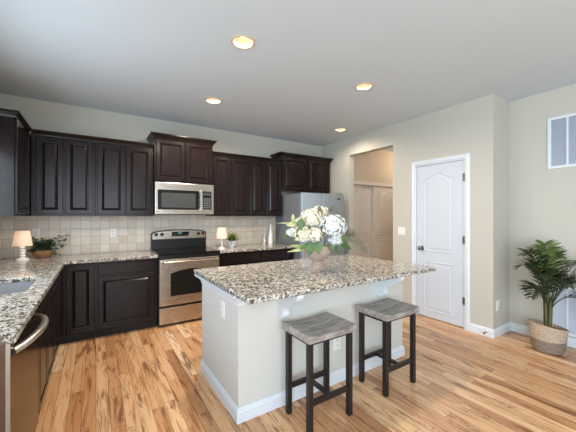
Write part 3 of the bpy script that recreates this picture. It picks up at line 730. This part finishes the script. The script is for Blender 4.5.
def hydrangea(p, R, mat, label, seed, squash=.85):
    rnd = random.Random(seed); t = thing('hydrangea', label, 'flower', U+Vector((0, 0, .115)), 'white hydrangeas in the urn')
    stem_to(t, p)
    bm = new(); N = int(120*(R/.07)**2)
    for k in range(N):
        z = 1-2*(k+.5)/N; a = k*2.39996; r = math.sqrt(max(0, 1-z*z)); n = Vector((r*math.cos(a), r*math.sin(a), z))
        if z < -.75: continue
        cpos = p+Vector((n.x*R, n.y*R, n.z*R*squash))*rnd.uniform(.84, 1.14)
        nn = (n+Vector((rnd.uniform(-.35, .35), rnd.uniform(-.35, .35), rnd.uniform(-.35, .35)))).normalized()
        tx = nn.cross(Vector((0, 0, 1)) if abs(nn.z) < .9 else Vector((1, 0, 0))).normalized(); ty = nn.cross(tx); rot = rnd.uniform(0, PI)
        ps = rnd.uniform(.0125, .0165)
        for q in range(4):
            b = rot+q*PI/2; d = tx*math.cos(b)+ty*math.sin(b); s = nn.cross(d)
            v = [cpos, cpos+d*ps*.6+s*ps*.55+nn*.003, cpos+d*ps*1.15+nn*.0015, cpos+d*ps*.6-s*ps*.55+nn*.003]
            bm.faces.new([bm.verts.new(x) for x in v])
    fl = link('flower_head', bm, mat, t)
    link('flower_core', lathe(new(), p, [(0.001, -R*.6), (R*.6, -R*.45), (R*.78, 0), (R*.58, R*.42), (.001, R*.62)], 14), M['core'], fl, smooth=True)
    return t
hydrangea(at(-.055, .45, -.01), .094, M['petal'], 'cream hydrangea at the upper left centre of the urn', 1)
hydrangea(at(.125, .385, -.05), .114, M['petalblue'], 'large cool white hydrangea on the right of the urn', 2)
hydrangea(at(-.13, .315, -.04), .082, M['petal'], 'cream hydrangea low on the left side of the urn', 3)
hydrangea(at(.035, .50, .05), .070, M['petal'], 'yellowish cream hydrangea at the top of the urn', 4)
hydrangea(at(-.03, .31, -.085), .072, M['petal'], 'cream hydrangea low at the front of the urn', 5)
hydrangea(at(-.228, .325, .0), .046, M['petalblue'], 'small pale hydrangea at the far left of the urn', 6)
hydrangea(at(.15, .26, -.03), .060, M['petalblue'], 'small white hydrangea at the lower right rim of the urn', 8)
hydrangea(at(-.125, .40, .05), .075, M['petal'], 'cream hydrangea at the far upper left of the urn, behind the round leaf', 9)
def branch(label, pts, leaves, mat, seed, cat='foliage', name='leafy_branch', grp='green leafy branches in the urn'):
    rnd = random.Random(seed); t = thing(name, label, cat, U+Vector((0, 0, .115)), grp)
    P = [at(*q) for q in pts]; P = [U+Vector((0, 0, .12))]+P
    link('stem', tube(new(), P, .003, 6, .0015), M['stemg'], t)
    for (u, v, d, du, dv, dd, L, W) in leaves:
        bm = new(); leafmesh(bm, at(u, v, d), CR*du+CF*dd+Vector((0, 0, dv)), Vector((0, 0, .6))-CF, L, W, .15, .1, 6); link('leaf', bm, mat, t, smooth=True)
branch('round green leaves hanging over the front of the urn', [(-.03, .25, -.1), (-.03, .22, -.15)], [(-.01, .265, -.155, .05, -1, -.1, .105, .08), (-.06, .25, -.15, -.25, -1, -.1, .11, .07), (-.05, .36, -.12, .3, -.9, -.3, .085, .07), (-.07, .235, -.14, -1, -.35, 0, .10, .05)], M['leaf'], 11)
branch('green leaves on the upper left side of the urn', [(-.1, .33, -.06), (-.15, .37, -.08)], [(-.155, .37, -.10, .1, 1, 0, .10, .08), (-.15, .38, -.1, -.4, -1, 0, .09, .05), (-.25, .31, -.02, -1, -.6, 0, .06, .04), (-.17, .30, -.05, -1, -.8, 0, .07, .045)], M['leaf'], 12)
branch('green leaves drooping from the right side of the urn', [(.12, .24, -.05), (.2, .22, -.06)], [(.15, .23, -.1, .3, -1, 0, .08, .05), (.2, .23, -.07, 1, -.4, 0, .10, .05), (.1, .24, -.12, .2, -.8, 0, .06, .04), (.2, .26, -.02, 1, .4, 0, .10, .045)], M['leaf'], 13)
branch('pale narrow leaves reaching left from the urn', [(-.13, .38, 0), (-.2, .42, .02)], [(-.215, .42, 0, -.05, 1, 0, .085, .035), (-.19, .405, 0, -1, -.05, 0, .09, .055), (-.22, .41, .0, -1, .08, 0, .15, .010), (-.12, .20, -.08, -1, .25, 0, .13, .035), (-.1, .19, -.1, -1, -.05, 0, .17, .03)], M['leafpale'], 14)
def fern(label, base, tip, sag, nl, ll, seed):
    rnd = random.Random(seed); t = thing('fern_frond', label, 'fern', U+Vector((0, 0, .115)), 'olive fern fronds in the urn')
    a, b = at(*base), at(*tip); m_ = a.lerp(b, .5)+Vector((0, 0, sag)); N = nl
    pts = [a*(1-s)**2+m_*2*s*(1-s)+b*s*s for s in [i/N for i in range(N+1)]]
    link('stem', tube(new(), [U+Vector((0, 0, .12))]+pts, .0025, 5, .0012), M['stemg'], t)
    bm = new()
    for i in range(1, N+1):
        tg = (pts[i]-pts[i-1]).normalized(); sd = tg.cross(CF).normalized(); f = i/N
        L = ll*(math.sin(PI*(.12+.83*f))**.8)
        for s in (-1, 1): leafmesh(bm, pts[i], sd*s+tg*.7, -CF, L, .012, .2, .08, 3)
    link('leaflets', bm, M['fern'], t)
fern('olive fern frond sweeping down to the right beyond the urn', (.2, .32, -.02), (.43, .155, -.04), .07, 14, .062, 1)
fern('second olive fern frond on the right of the urn, shorter', (.2, .28, .03), (.34, .33, .02), .03, 9, .055, 2)
fern('olive fern frond rising steeply at the top right of the urn', (.04, .43, .0), (.145, .565, .02), -.02, 12, .035, 3)
fern('olive fern frond leaning left at the top of the urn', (.03, .45, -.03), (.015, .56, -.03), .0, 9, .030, 4)
fern('dark fern frond between the two large hydrangeas', (.02, .27, -.12), (.06, .44, -.12), .0, 11, .040, 5)

# ------------------------------------------------------------ palm in a basket
Pc = (3.86, 1.07, 0)
t = thing('palm_basket', 'round woven basket, cream above and grey below, holding the palm by the right wall', 'basket', Pc)
def tilt(a, r, z): return (z > .2)*(-.045*math.cos(a-math.radians(147)) * -1)*(1 if z > .2 else 0)
n = 40
def bl(r, z, tl=0):
    r = r*.87; return [(Pc[0]+r*math.cos(2*PI*i/n), Pc[1]+r*math.sin(2*PI*i/n), z+tl*math.cos(2*PI*i/n-math.radians(147))) for i in range(n)]
link('basket_lower', rings(new(), [bl(.001, 0), bl(.125, 0), bl(.142, .01), bl(.158, .06), bl(.166, .13)], False, False), M['basket_dark'], t, smooth=True)
link('basket_upper', rings(new(), [bl(.166, .13), bl(.173, .20, .01), bl(.178, .255, .028), bl(.178, .265, .03), bl(.168, .262, .03), bl(.165, .2, .01)], False, False), M['basket_light'], t, smooth=True)
t = thing('palm_plant', 'green potted palm with arching fronds standing in the woven basket', 'potted plant', (Pc[0], Pc[1], .06))
link('soil', lathe(new(), (Pc[0], Pc[1], .06), [(0.001, 0), (.125, 0), (.14, .15), (.001, .165)], 28), M['soil'], t)
rnd = random.Random(21)
for k in range(5):
    a = k*1.257+.3; p0 = Vector((Pc[0]+.02*math.cos(a), Pc[1]+.02*math.sin(a), .2)); p1 = p0+Vector((.012*math.cos(a), .012*math.sin(a), .34))
    link('stalk', tube(new(), [p0, p0.lerp(p1, .5)+Vector((.004, 0, 0)), p1], .015, 8, .009), M['stemg'], t, smooth=True)
def frond(u, dpt, top, ln, mat, L=.20, nl=18, z0=.42):
    """arching palm frond: u,dpt horizontal reach (room right / depth), top = peak height, ln = end drop"""
    base = Vector((Pc[0], Pc[1], z0)) + CR*u*.05+CF*dpt*.05
    hor = CR*u+CF*dpt; N = nl
    end = base+hor+Vector((0, 0, top-z0-ln)); mid = base+hor*.42+Vector((0, 0, (top-z0)*1.18+ln*.12))
    pts = [base*(1-s)**2+mid*2*s*(1-s)+end*s*s for s in [i/N for i in range(N+1)]]
    bm = tube(new(), pts, .0055, 5, .002)
    for i in range(int(N*.28), N+1):
        f = (i/N-.28)/.72; tg = (pts[i]-pts[i-1]).normalized(); sd = tg.cross(Vector((0, 0, 1)))
        if sd.length < .2: sd = CR.copy()
        sd.normalize(); nm = sd.cross(tg); l = L*(.5+.5*math.sin(PI*min(1, f*.8+.2)))*(1-.45*f*f)
        for s in (-1, 1):
            d = (sd*s*.8+tg*.65+nm*.22+Vector((rnd.uniform(-.08, .08),)*3))
            q = pts[i]
            lim = XF-.02-q.x
            if d.x > 0 and d.normalized().x*l > lim: l2 = max(.03, lim/d.normalized().x)
            else: l2 = l
            leafmesh(bm, q, d, nm, l2, .021, .3, .22, 4)
    link('frond', bm, mat, t)
spec = [(-.26, -.03, 1.0, .02, 'palm'), (-.23, .08, .88, .05, 'palm'), (-.24, -.10, .72, .14, 'palm'), (-.20, -.16, .84, .06, 'palm'), (-.12, .10, 1.00, .0, 'palmlt'), (-.08, -.08, 1.03, .02, 'palmlt'),
        (.0, .04, 1.06, .0, 'palmlt'), (.05, -.10, .98, .02, 'palmlt'), (.10, .06, .98, .03, 'palm'), (.17, -.18, .92, .05, 'palm'), (.26, -.24, .98, .08, 'palm'), (.30, -.20, .80, .16, 'palm'),
        (.24, -.30, .68, .30, 'palm'), (.12, -.26, .78, .10, 'palm'), (-.05, -.26, .80, .08, 'palm'), (.33, -.25, .90, .12, 'palm'), (-.18, -.02, .90, .04, 'palm'), (.14, -.10, .86, .22, 'palm'), (-.2, .02, .66, .03, 'palm')]
for u, d, tp, ln, mt in spec: frond(u, d, tp, ln, M[mt])
